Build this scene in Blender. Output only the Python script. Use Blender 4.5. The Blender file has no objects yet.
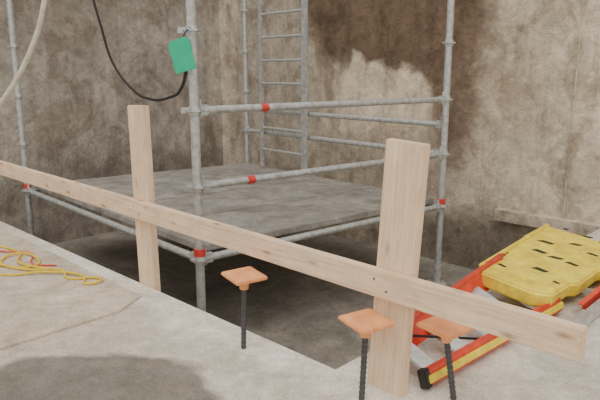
import bpy, bmesh, math, random
from mathutils import Vector, Matrix, noise as mnoise
random.seed(7)
P0=Vector((.317,2.315,0)); E1=Vector((.7193,-.6947,0)); E2=Vector((.6947,.7193,0)); UP=Vector((0,0,1))
SITE=Matrix(((E1.x,E2.x,0,P0.x),(E1.y,E2.y,0,P0.y),(0,0,1,0),(0,0,0,1)))
def W(s,d,z=0): return P0+E1*s+E2*d+UP*z

# ---------------- materials ----------------
def new_mat(name,rough=.8,metal=0):
    m=bpy.data.materials.new(name); m.use_nodes=True
    nt=m.node_tree; b=nt.nodes['Principled BSDF']
    b.inputs['Roughness'].default_value=rough; b.inputs['Metallic'].default_value=metal
    return m,nt,b
def N(nt,t,**k):
    n=nt.nodes.new(t)
    for a,v in k.items(): setattr(n,a,v)
    return n
def noise_n(nt,vec,scale,detail=6,rough=.6,dist=0):
    n=N(nt,'ShaderNodeTexNoise'); n.inputs['Scale'].default_value=scale; n.inputs['Detail'].default_value=detail
    n.inputs['Roughness'].default_value=rough; n.inputs['Distortion'].default_value=dist
    nt.links.new(vec,n.inputs['Vector']); return n.outputs['Fac']
def ramp(nt,fac,stops):
    r=N(nt,'ShaderNodeValToRGB'); e=r.color_ramp.elements
    while len(e)<len(stops): e.new(.5)
    for i,(p,c) in enumerate(stops):
        e[i].position=p; e[i].color=(c[0],c[1],c[2],1) if hasattr(c,'__len__') else (c,c,c,1)
    nt.links.new(fac,r.inputs['Fac']); return r.outputs['Color']
def mix(nt,fac,a,b,mode='MIX'):
    m=N(nt,'ShaderNodeMix',data_type='RGBA',blend_type=mode)
    for idx,v in ((0,fac),(6,a),(7,b)):
        if isinstance(v,(int,float)): m.inputs[idx].default_value=v
        elif isinstance(v,tuple): m.inputs[idx].default_value=(*v,1)
        else: nt.links.new(v,m.inputs[idx])
    return m.outputs[2]
def bump(nt,b,h,strength=.3,dist=.01):
    n=N(nt,'ShaderNodeBump'); n.inputs['Strength'].default_value=strength; n.inputs['Distance'].default_value=dist
    nt.links.new(h,n.inputs['Height']); nt.links.new(n.outputs['Normal'],b.inputs['Normal'])
def objvec(nt,scale=(1,1,1),loc=(0,0,0)):
    tc=N(nt,'ShaderNodeTexCoord'); mp=N(nt,'ShaderNodeMapping')
    mp.inputs['Scale'].default_value=scale; mp.inputs['Location'].default_value=loc
    nt.links.new(tc.outputs['Object'],mp.inputs['Vector']); return mp.outputs['Vector']
def blob(nt,center,radii,soft=.35,warp=.5,wscale=2.5):
    """irregular stain mask around a point (object coords)"""
    v=objvec(nt)
    nz=N(nt,'ShaderNodeTexNoise'); nz.inputs['Scale'].default_value=wscale; nz.inputs['Detail'].default_value=7
    nt.links.new(v,nz.inputs['Vector'])
    s=N(nt,'ShaderNodeVectorMath',operation='SUBTRACT'); nt.links.new(nz.outputs['Color'],s.inputs[0]); s.inputs[1].default_value=(.5,.5,.5)
    sc=N(nt,'ShaderNodeVectorMath',operation='SCALE'); nt.links.new(s.outputs[0],sc.inputs[0]); sc.inputs['Scale'].default_value=warp*2
    ad=N(nt,'ShaderNodeVectorMath',operation='ADD'); nt.links.new(v,ad.inputs[0]); nt.links.new(sc.outputs[0],ad.inputs[1])
    sb=N(nt,'ShaderNodeVectorMath',operation='SUBTRACT'); nt.links.new(ad.outputs[0],sb.inputs[0]); sb.inputs[1].default_value=center
    dv=N(nt,'ShaderNodeVectorMath',operation='DIVIDE'); nt.links.new(sb.outputs[0],dv.inputs[0]); dv.inputs[1].default_value=radii
    ln=N(nt,'ShaderNodeVectorMath',operation='LENGTH'); nt.links.new(dv.outputs[0],ln.inputs[0])
    mr=N(nt,'ShaderNodeMapRange'); mr.interpolation_type='SMOOTHSTEP'
    mr.inputs['From Min'].default_value=1-soft; mr.inputs['From Max'].default_value=1+soft
    mr.inputs['To Min'].default_value=1; mr.inputs['To Max'].default_value=0
    nt.links.new(ln.outputs['Value'],mr.inputs['Value']); return mr.outputs['Result']
def concrete(name,dark,light,stains=(),scale=1.2,rough=.85,bs=.4,specks=True,mott=.6,grime=0):
    m,nt,b=new_mat(name,rough); v=objvec(nt)
    c=ramp(nt,noise_n(nt,v,scale,8,.62,.4),[(.3,dark),(.7,light)])
    for (cen,rad,col,op,soft,warp,ws) in stains:
        mk=blob(nt,cen,rad,soft,warp,ws)
        mu=N(nt,'ShaderNodeMath',operation='MULTIPLY'); nt.links.new(mk,mu.inputs[0]); mu.inputs[1].default_value=op
        c=mix(nt,mu.outputs[0],c,col)
    if grime:
        c=mix(nt,grime,c,ramp(nt,noise_n(nt,objvec(nt,loc=(3.3,1,7)),1.9,9,.68,.8),[(.40,(.62,.57,.52)),(.50,(1,1,1)),(.62,(1.0,1,1)),(.70,(1.22,1.2,1.17))]),'MULTIPLY')
        c=mix(nt,grime*.7,c,ramp(nt,noise_n(nt,objvec(nt,(5,5,.7)),1.6,7,.65,.3),[(.34,(.62,.58,.54)),(.52,(1.05,1.05,1.05))]),'MULTIPLY')
    c=mix(nt,mott,c,ramp(nt,noise_n(nt,v,5,7,.7,.6),[(.35,.62),(.65,1.3)]),'MULTIPLY')
    c=mix(nt,.5,c,ramp(nt,noise_n(nt,v,18,6,.7),[(.3,.65),(.7,1.3)]),'MULTIPLY')
    if specks: c=mix(nt,.6,c,ramp(nt,noise_n(nt,v,80,3,.8),[(.35,.68),(.65,1.28)]),'MULTIPLY')
    nt.links.new(c,b.inputs['Base Color'])
    bump(nt,b,noise_n(nt,v,16,8,.7),bs,.02)
    return m
def simple(name,col,rough=.6,metal=0,var=.25,scale=30,bs=.1):
    m,nt,b=new_mat(name,rough,metal); v=objvec(nt)
    lo=tuple(x*(1-var) for x in col); hi=tuple(min(1,x*(1+var)) for x in col)
    nt.links.new(ramp(nt,noise_n(nt,v,scale,5,.65),[(.3,lo),(.7,hi)]),b.inputs['Base Color'])
    bump(nt,b,noise_n(nt,v,scale*3,4),bs,.003); return m
def wood(name,a,bc,knot=(.34,.19,.09)):
    m,nt,b=new_mat(name,.8)
    v=objvec(nt,(1.2,22,22)); c=ramp(nt,noise_n(nt,v,2.2,6,.6,1.2),[(.3,a),(.7,bc)])
    v2=objvec(nt,(5,16,16)); vo=N(nt,'ShaderNodeTexVoronoi'); vo.inputs['Scale'].default_value=.9
    nt.links.new(v2,vo.inputs['Vector'])
    c=mix(nt,ramp(nt,vo.outputs['Distance'],[(.05,.85),(.2,0)]),c,knot)
    v3=objvec(nt,(2,60,60)); f=noise_n(nt,v3,2,4,.6)
    c=mix(nt,.7,c,ramp(nt,f,[(.3,.74),(.7,1.12)]),'MULTIPLY')
    c=mix(nt,.6,c,ramp(nt,noise_n(nt,objvec(nt),7,6,.7),[(.35,.8),(.6,1.05)]),'MULTIPLY')
    nt.links.new(c,b.inputs['Base Color']); bump(nt,b,f,.3,.002); return m

M_wallF=concrete('concrete_wall_stained',(.50,.42,.325),(.74,.65,.52),[
   ((-4.6,0,1.0),(.9,9,3.0),(.46,.41,.345),.85,.3,.3,1.5),
   ((-2.65,0,2.35),(1.45,9,1.30),(.15,.10,.062),.96,.12,.4,1.6),
   ((-1.85,0,1.2),(.36,9,.95),(.19,.13,.09),.88,.3,.35,1.8),
   ((-2.9,0,.98),(.85,9,.48),(.76,.65,.51),.92,.08,.5,1.7),
   ((-2.7,0,.3),(1.2,9,.33),(.36,.30,.24),.7,.4,.4,1.6),
   ((.3,0,1.5),(1.1,9,1.3),(.84,.75,.60),.75,.5,.5,1.4),
   ((-.45,0,2.35),(.45,9,.42),(.36,.28,.20),.75,.2,.5,1.8),
   ((.9,0,.6),(.35,9,.25),(.40,.32,.24),.6,.2,.5,2.2),
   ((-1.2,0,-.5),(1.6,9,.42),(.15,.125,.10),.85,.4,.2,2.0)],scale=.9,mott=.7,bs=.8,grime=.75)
M_wallL=concrete('concrete_wall_grey',(.31,.28,.245),(.54,.49,.43),[
   ((0,1.4,2.5),(9,1.4,1.1),(.25,.215,.175),.8,.4,.5,1.5),
   ((0,-.3,.7),(9,1.2,.8),(.58,.53,.46),.7,.5,.4,1.5),
   ((0,2.5,-.1),(9,3.0,.5),(.22,.195,.165),.8,.5,.4,1.5)],scale=.9,mott=.7,bs=.8,grime=.7)
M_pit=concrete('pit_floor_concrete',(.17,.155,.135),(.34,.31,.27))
M_ground=concrete('ground_concrete',(.58,.54,.475),(.74,.69,.61),[
   ((-2.3,-.75,0),(1.35,.6,9),(.58,.50,.41),.6,.35,.35,1.5),
   ((-1.2,0,0),(2.2,.20,9),(.85,.82,.74),.8,.3,.12,2.2),
   ((-.66,-1.05,0),(.66,.60,9),(.20,.18,.155),.93,.07,.16,2.6),
   ((-1.5,-1.6,0),(.9,.6,9),(.20,.18,.155),.93,.08,.2,2.0),
   ((1.22,-.1,0),(.40,.5,9),(.24,.215,.185),.88,.10,.2,2.0)],scale=2,mott=.5,grime=.25)
M_sheet=concrete('dusty_formwork_sheet',(.54,.46,.37),(.70,.61,.505),scale=3,bs=.2,mott=.5,grime=.3)
M_wood=wood('raw_pine',(.80,.57,.37),(.92,.73,.53))
M_galv=simple('galvanised_steel',(.50,.52,.52),.45,.45,.3,25)
M_deck=concrete('scaffold_deck_steel',(.22,.21,.195),(.38,.365,.34),scale=4,rough=.6,bs=.15,mott=.5,grime=.5)
M_alu=simple('aluminium',(.62,.62,.61),.4,.8,.2,20)
M_red=simple('red_band_paint',(.62,.05,.04),.5)
M_fred=simple('red_fibreglass',(.70,.06,.03),.45,0,.3,12)
M_yel=simple('yellow_plastic',(.92,.66,.06),.45,0,.3,10)
M_black=simple('black_rubber',(.02,.02,.02),.6)
M_rebar=simple('steel_rebar',(.10,.10,.11),.6,.5,.4,40)
M_orange=simple('orange_plastic',(.93,.37,.15),.5,0,.22,14)
M_green=simple('green_tag_plastic',(.0,.46,.25),.5,0,.1,10)
M_rope=simple('yellow_rope_fibre',(.75,.56,.05),.7,0,.2,60)
M_hose=simple('pale_hose_rubber',(.55,.5,.42),.6)

# ---------------- geometry helpers ----------------
COL=bpy.context.scene.collection
def link(me,name,mat,parent=None,mw=None,smooth=False):
    ob=bpy.data.objects.new(name,me); COL.objects.link(ob)
    if mat: me.materials.append(mat)
    if mw is not None: ob.matrix_world=mw
    if parent: ob.parent=parent
    if smooth:
        for p in me.polygons: p.use_smooth=True
    return ob
def empty(name):
    e=bpy.data.objects.new(name,None); COL.objects.link(e); e.empty_display_size=.1; return e
def frame(p0,p1,up=UP):
    x=(p1-p0).normalized()
    if abs(x.dot(up))>.98: up=Vector((1,0,0)) if up is UP else UP
    y=up.cross(x).normalized(); z=x.cross(y)
    c=(p0+p1)/2
    return Matrix(((x.x,y.x,z.x,c.x),(x.y,y.y,z.y,c.y),(x.z,y.z,z.z,c.z),(0,0,0,1)))
def beam(name,p0,p1,wy,wz,mat,parent=None,up=UP,bev=.004):
    L=(p1-p0).length; bm=bmesh.new(); bmesh.ops.create_cube(bm,size=1)
    bmesh.ops.scale(bm,vec=(L,wy,wz),verts=bm.verts)
    if bev: bmesh.ops.bevel(bm,geom=bm.edges[:],offset=bev,segments=2,affect='EDGES')
    me=bpy.data.meshes.new(name); bm.to_mesh(me); bm.free()
    return link(me,name,mat,parent,frame(p0,p1,up))
def channel(name,p0,p1,w,h,t,mat,parent,up,side=1):
    """C-section rail: web of height h, two flanges of width w"""
    fr=frame(p0,p1,up); L=(p1-p0).length; bm=bmesh.new()
    prof=[(0,-h/2),(w,-h/2),(w,-h/2+t),(t,-h/2+t),(t,h/2-t),(w,h/2-t),(w,h/2),(0,h/2)]
    vs=[bm.verts.new((-L/2,side*(y-w/2),z_)) for y,z_ in prof]
    f=bm.faces.new(vs); r=bmesh.ops.extrude_face_region(bm,geom=[f])
    bmesh.ops.translate(bm,vec=(L,0,0),verts=[v for v in r['geom'] if isinstance(v,bmesh.types.BMVert)])
    bmesh.ops.recalc_face_normals(bm,faces=bm.faces)
    me=bpy.data.meshes.new(name); bm.to_mesh(me); bm.free(); return link(me,name,mat,parent,fr)
def tube(name,p0,p1,r,mat,parent=None,r2=None,seg=20):
    L=(p1-p0).length; bm=bmesh.new()
    bmesh.ops.create_cone(bm,cap_ends=True,segments=seg,radius1=r,radius2=r if r2 is None else r2,depth=L)
    bmesh.ops.rotate(bm,matrix=Matrix.Rotation(math.pi/2,3,'Y'),verts=bm.verts,cent=(0,0,0))
    me=bpy.data.meshes.new(name); bm.to_mesh(me); bm.free()
    ob=link(me,name,mat,parent,frame(p0,p1),True)
    me.set_sharp_from_angle(angle=math.radians(40)); return ob
def curve(name,pts,r,mat,parent=None):
    cu=bpy.data.curves.new(name,'CURVE'); cu.dimensions='3D'; cu.bevel_depth=r; cu.bevel_resolution=4; cu.use_fill_caps=True
    sp=cu.splines.new('BEZIER'); sp.bezier_points.add(len(pts)-1)
    for bp,p in zip(sp.bezier_points,pts):
        bp.co=p; bp.handle_left_type=bp.handle_right_type='AUTO'
    cu.resolution_u=12
    ob=bpy.data.objects.new(name,cu); COL.objects.link(ob); cu.materials.append(mat)
    if parent: ob.parent=parent
    return ob
def prism(name,poly,z0,z1,mat,mw=SITE,parent=None,bev=0):
    bm=bmesh.new(); vs=[bm.verts.new((x,y,z0)) for x,y in poly]
    f=bm.faces.new(vs); r=bmesh.ops.extrude_face_region(bm,geom=[f])
    bmesh.ops.translate(bm,vec=(0,0,z1-z0),verts=[v for v in r['geom'] if isinstance(v,bmesh.types.BMVert)])
    bmesh.ops.recalc_face_normals(bm,faces=bm.faces)
    if bev: bmesh.ops.bevel(bm,geom=bm.edges[:],offset=bev,segments=3,affect='EDGES')
    me=bpy.data.meshes.new(name); bm.to_mesh(me); bm.free()
    return link(me,name,mat,parent,mw)

# ---------------- shell ----------------
SL=-5.6; DF=3.7; SR=-.22; PZ=-.72
prism('ground',[(SL,-4.5),(4.5,-4.5),(4.5,DF),(SR,DF),(SR,0),(SL,0)],PZ-.2,0,M_ground,bev=0)
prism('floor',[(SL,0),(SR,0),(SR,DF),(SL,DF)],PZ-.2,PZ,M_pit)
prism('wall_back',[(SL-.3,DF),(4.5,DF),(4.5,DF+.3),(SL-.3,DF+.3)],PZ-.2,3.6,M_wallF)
prism('wall_left',[(SL-.3,-4.5),(SL,-4.5),(SL,DF),(SL-.3,DF)],PZ-.2,3.6,M_wallL)
prism('formwork_sheet',[(-5.4,-.10),(-1.62,-.13),(-1.50,-.34),(-1.48,-1.6),(-5.4,-1.6)],.0,.014,M_sheet)
prism('trim_1',[(-1.25,DF-.10),(4.4,DF-.10),(4.4,DF),(-1.25,DF)],-.13,-.02,M_wallF)
for i,s in enumerate((-.62,.9)):
    beam('trim_%d'%(i+2),W(s,DF-.004,-.02),W(s,DF-.004,3.6),.02,.012,M_wallF,up=E1,bev=.002)

# ---------------- guardrail ----------------
g=empty('timber_guardrail')
PW,PT=.175,.045
def post(name,s,top,lean):
    a=W(s,.028,-.45); b=W(s+lean,.028,top)
    beam(name,a,b,PT,PW,M_wood,g,up=E1)
post('post_1',.015,1.045,.085)
post('post_2',-1.765,1.11,-.035)
beam('rail_board',W(-4.6,-.018,.513),W(.81,-.018,.468),.045,.112,M_wood,g)
for s in (.04,-1.77):
    for j,(ds,dz) in enumerate(((-.03,.02),(.03,-.02))):
        zc=.513+(.468-.513)*(s+4.6)/5.41
        tube('nail',W(s+ds,-.039,zc+dz),W(s+ds,-.0425,zc+dz),.0045,M_rebar,g,seg=10)

# ---------------- scaffold ----------------
A=Vector((-.68,3.9,0)); B=Vector((1.335,5.55,0)); C=Vector((-2.93,6.33,0)); D=Vector((-.70,7.9,0))
sc=empty('scaffold_tower')
R=.031
def z(v,h): return Vector((v.x,v.y,h))
def rosette(p,h,i):
    tube('rosette_%d'%i,z(p,h-.006),z(p,h+.006),.062,M_galv,sc,seg=8)
    tube('collar_%d'%i,z(p,h-.03),z(p,h+.03),.037,M_galv,sc)
k=0
for nm,p in (('a',A),('b',B),('c',C),('d',D)):
    tube('standard_'+nm,z(p,PZ+.02),z(p,3.3),R,M_galv,sc)
    beam('base_plate_'+nm,z(p,PZ)+Vector((-.08,0,.01)),z(p,PZ)+Vector((.08,0,.01)),.16,.02,M_galv,sc)
    tube('base_jack_'+nm,z(p,PZ),z(p,PZ+.2),.04,M_galv,sc)
    for h in (.06,.56,1.06,1.56,2.06,2.56):
        rosette(p,h,k); k+=1
k=0
def ledger(p,q,h,band=None):
    global k; k+=1
    d=(q-p).normalized(); a=z(p,h)+d*.05; b=z(q,h)-d*.05
    tube('ledger_%d'%k,a,b,.026,M_galv,sc)
    for j,(e,sg) in enumerate(((a,-1),(b,1))):
        beam('ledger_%d_head_%d'%(k,j),e+d*sg*.025,e-d*sg*.05,.045,.07,M_galv,sc,bev=.008)
        beam('ledger_%d_wedge_%d'%(k,j),e+Vector((0,0,-.05))+d*sg*.01,e+Vector((0,0,.07))+d*sg*.01,.008,.022,M_galv,sc,bev=0)
    if band is not None:
        c=a.lerp(b,band); tube('ledger_%d_band'%k,c-d*.03,c+d*.03,.0285,M_red,sc)
ledger(A,B,1.06,.20); ledger(A,B,.56,.15); ledger(A,B,.06)
ledger(A,C,.06); ledger(B,D,.06); ledger(C,D,.06)
ledger(B,D,.56); ledger(B,D,.83)
for p in (A,B,C):
    tube('red_mark',z(p,.085),z(p,.135),.039,M_red,sc)
for h in (.56,1.06,1.56):
    beam('wedge_stub',z(A,h)+Vector((-.09,.03,0)),z(A,h)+Vector((-.02,.01,0)),.03,.04,M_galv,sc)
nP=4
for i in range(nP):
    t0=.015+i*(.97/nP); t1=t0+.97/nP-.006
    a0=A.lerp(C,t0); a1=A.lerp(C,t1); b0=B.lerp(D,t0); b1=B.lerp(D,t1)
    q=[a0.lerp(b0,.02),b0.lerp(a0,.02),b1.lerp(a1,.02),a1.lerp(b1,.02)]
    prism('deck_plank_%d'%i,[(v.x,v.y) for v in q],.088,.135,M_deck,Matrix.Identity(4),sc,bev=.004)
nn=Vector((-(D-B).normalized().y,(D-B).normalized().x,0))
l=empty('access_ladder')
L0=B.lerp(D,.605)+nn*.07;L1=B.lerp(D,.865)+nn*.07
dl=(D-B).normalized()
beam('stile_1',z(L0,.135),z(L0,3.3),.03,.09,M_galv,l,up=dl)
beam('stile_2',z(L1,.135),z(L1,3.3),.03,.06,M_galv,l,up=dl)
h=.36;i=0
while h<3.2:
    tube('rung_%d'%i,z(L0,h),z(L1,h),.016,M_galv,l); h+=.27;i+=1

tg=empty('green_inspection_tag')
tc=Vector((-.725,3.80,1.405))
R3=frame(tc-Vector((.07,-.02,.02)),tc+Vector((.07,-.02,.02)))
prism('tag_plate',[(-.075,-.1),(.065,-.1),(.075,.08),(.05,.1),(-.05,.1),(-.075,.08)],-.004,.004,M_green,R3@Matrix.Rotation(math.pi/2,4,'X'),tg,bev=.001)
curve('tag_tie',[tc+Vector((0,0,.08)),tc+Vector((.02,.03,.14)),Vector((-.68,3.86,1.57))],.004,M_black,tg)

curve('hanging_black_cable',[Vector(p) for p in ((-2.02,6.0,2.2),(-1.92,6.0,1.75),(-1.82,6.0,1.38),(-1.62,5.9,1.14),(-1.38,5.6,1.06),(-1.08,5.1,1.10),(-.85,4.4,1.2),(-.73,3.93,1.3))],.012,M_black)
curve('pale_hanging_hose',[Vector(p) for p in ((-1.2,3.1,2.1),(-1.26,3.1,1.65),(-1.35,3.1,1.41),(-1.53,3.1,1.146),(-1.85,3.1,.85),(-2.3,3.15,.4),(-2.9,3.2,.03),(-3.3,3.2,.018))],.013,M_hose)

def rope(name,mat,pts,r):
    curve(name,[W(s,d,.014+r+.010*((i%3)/2)) for i,(s,d) in enumerate(pts)],r,mat)
rope('yellow_rope',M_rope,[(-3.3,-.62),(-3.0,-.46),(-2.75,-.50),(-2.6,-.36),(-2.75,-.27),(-2.95,-.33),(-2.85,-.47),(-2.55,-.42),(-2.35,-.27),(-2.2,-.30),(-2.05,-.17),(-1.98,-.20),(-2.02,-.27),(-2.15,-.22),(-2.4,-.36),(-2.55,-.55),(-2.85,-.60),(-3.1,-.56),(-3.3,-.42),(-3.0,-.30),(-2.7,-.40),(-2.45,-.30)],.008)
rope('red_cable',M_fred,[(-3.4,-.4),(-3.1,-.37),(-2.9,-.25),(-2.65,-.33),(-2.5,-.24)],.005)

# ---------------- rebars with caps ----------------
def rebar(base,top,rot):
    e=empty('capped_rebar'); b=Vector(base); t=Vector(top); ax=(t-b).normalized()
    tube('bar',b,t-ax*.02,.0115,M_rebar,e,seg=12)
    L=(t-b).length; n=int((L-.07)/.022)
    for i in range(n):
        c=b+ax*(i*.022+.008); tube('rib_%d'%i,c,c+ax*.005,.0135,M_rebar,e,seg=10)
    fr=Matrix.Translation(t)@Matrix.Rotation(rot,4,'Z')@Matrix.Rotation(.05,4,'X')
    bm=bmesh.new()
    def sq(w,zz): return [bm.verts.new((x*w,y*w,zz)) for x,y in ((-1,-1),(1,-1),(1,1),(-1,1))]
    rings=[sq(.034,-.024),sq(.080,-.009),sq(.082,.005),sq(.056,.017)]
    for r0,r1 in zip(rings,rings[1:]):
        for i in range(4): bm.faces.new((r0[i],r0[(i+1)%4],r1[(i+1)%4],r1[i]))
    bm.faces.new(rings[0][::-1]); bm.faces.new(rings[-1])
    bmesh.ops.bevel(bm,geom=bm.edges[:],offset=.003,segments=2,affect='EDGES')
    me=bpy.data.meshes.new('cap_plate'); bm.to_mesh(me); bm.free(); link(me,'cap_plate',M_orange,e,fr)
    tube('cap_socket',t-ax*.065,t-ax*.01,.021,M_orange,e,r2=.026)
rebar((-.272,2.68,0),(-.262,2.68,.368),.6)
rebar((.25,2.215,0),(.262,2.22,.34),.55)
rebar((.625,2.22,0),(.575,2.22,.318),.7)

# ---------------- stepladder lying on the slab ----------------
st=empty('yellow_stepladder')
S=lambda x,y,zz: Vector((x,y,zz))
ax=Vector((.656,.755,0)); xr=Vector((.755,-.656,0))
O=S(1.205,3.16,0)
def Q(x,y,zz): return O+xr*x+ax*y+UP*zz
l0,l1=Q(-.16,-1.02,.10),Q(-.18,.25,.17)
r0,r1=Q(.05,-1.10,.05),Q(.20,.10,.06)
upn=Vector((-.3,.1,.95)).normalized()
beam('rail_left_web',l0,l1,.012,.13,M_fred,st,up=upn)
channel('rail_left',l0,l1,.035,.13,.008,M_fred,st,upn,-1)
channel('rail_right',r0,r1,.03,.07,.006,M_fred,st,upn,1)
beam('rail_right_guard',r0+xr*.022,r1+xr*.022,.012,.035,M_yel,st,up=upn)
for i in range(5):
    t=.06+i*.2
    beam('tread_%d'%i,l0.lerp(l1,t)-UP*.02,r0.lerp(r1,t),.075,.022,M_alu,st,up=upn)
beam('brace_1',l0.lerp(l1,.1),r0.lerp(r1,.45),.02,.01,M_black,st,up=upn)
beam('brace_2',l0.lerp(l1,.55),r0.lerp(r1,.85),.02,.01,M_black,st,up=upn)
beam('foot_right',r0-ax*.02,r0+ax*.02,.04,.08,M_black,st,up=upn)
HM=Matrix.Translation(O+UP*.14)@Matrix(((xr.x,ax.x,0,0),(xr.y,ax.y,0,0),(0,0,1,0),(0,0,0,1)))@Matrix.Rotation(.14,4,'Y')
prism('head_shell',[(-.235,-.02),(-.20,-.07),(.12,-.09),(.20,-.03),(.215,.22),(.25,.27),(.26,.62),(.29,.68),(.29,1.2),(-.29,1.2),(-.29,.82),(-.25,.76),(-.25,.42),(-.215,.36),(-.21,.12),(-.24,.08)],-.05,.035,M_yel,HM,st,bev=.012)
rs=random.Random(4)
for i,y in enumerate((.05,.38,.72,1.04)):
    prism('head_rib_%d'%i,[(-.19,y-.02),(.19,y-.03),(.20,y+.02),(-.18,y+.03)],.03,.044,M_yel,HM,st,bev=.006)
    for j in range(3):
        x=(-.13,.03,.15)[j]+rs.uniform(-.04,.04); yy=y+rs.uniform(.07,.24); w_=rs.uniform(.015,.055); hh=rs.uniform(.008,.026); sk=rs.uniform(-.02,.02)
        prism('head_slot_%d_%d'%(i,j),[(x-w_,yy-hh),(x+w_*.7,yy-hh*.6+sk),(x+w_,yy+hh+sk),(x-w_*.5,yy+hh)],.03,.0375,M_black,HM,st)
beam('head_side_rail_left',HM@Vector((-.225,.0,.04)),HM@Vector((-.26,1.2,.04)),.025,.02,M_yel,st)
channel('rear_rail',Q(.36,.02,.04),Q(.42,1.0,.06),.03,.07,.006,M_alu,st,UP,1)
channel('rear_rail_red',Q(.31,.10,.05),Q(.34,1.0,.06),.03,.07,.006,M_fred,st,UP,1)
beam('rear_foot',Q(.355,-.04,.04),Q(.36,.05,.04),.05,.08,M_alu,st)
beam('rear_strut',Q(-.1,.4,.05),Q(.42,.45,.05),.03,.03,M_alu,st)

# ---------------- light ----------------
w=bpy.data.worlds.new('World'); bpy.context.scene.world=w; w.use_nodes=True
bg=w.node_tree.nodes['Background']; bg.inputs[0].default_value=(1,.945,.865,1); bg.inputs[1].default_value=1.05
sun=bpy.data.lights.new('soft_daylight','SUN'); sun.energy=1.4; sun.angle=math.radians(45); sun.color=(1,.95,.88)
so=bpy.data.objects.new('soft_daylight',sun); COL.objects.link(so)
so.rotation_euler=Vector((.15,.55,-1)).to_track_quat('-Z','Y').to_euler()

cam=bpy.data.cameras.new('camera'); cam.lens=36; cam.sensor_width=36
co=bpy.data.objects.new('camera',cam); COL.objects.link(co)
co.location=(0,0,1.3); co.rotation_euler=(math.radians(78),0,0)
bpy.context.scene.camera=co
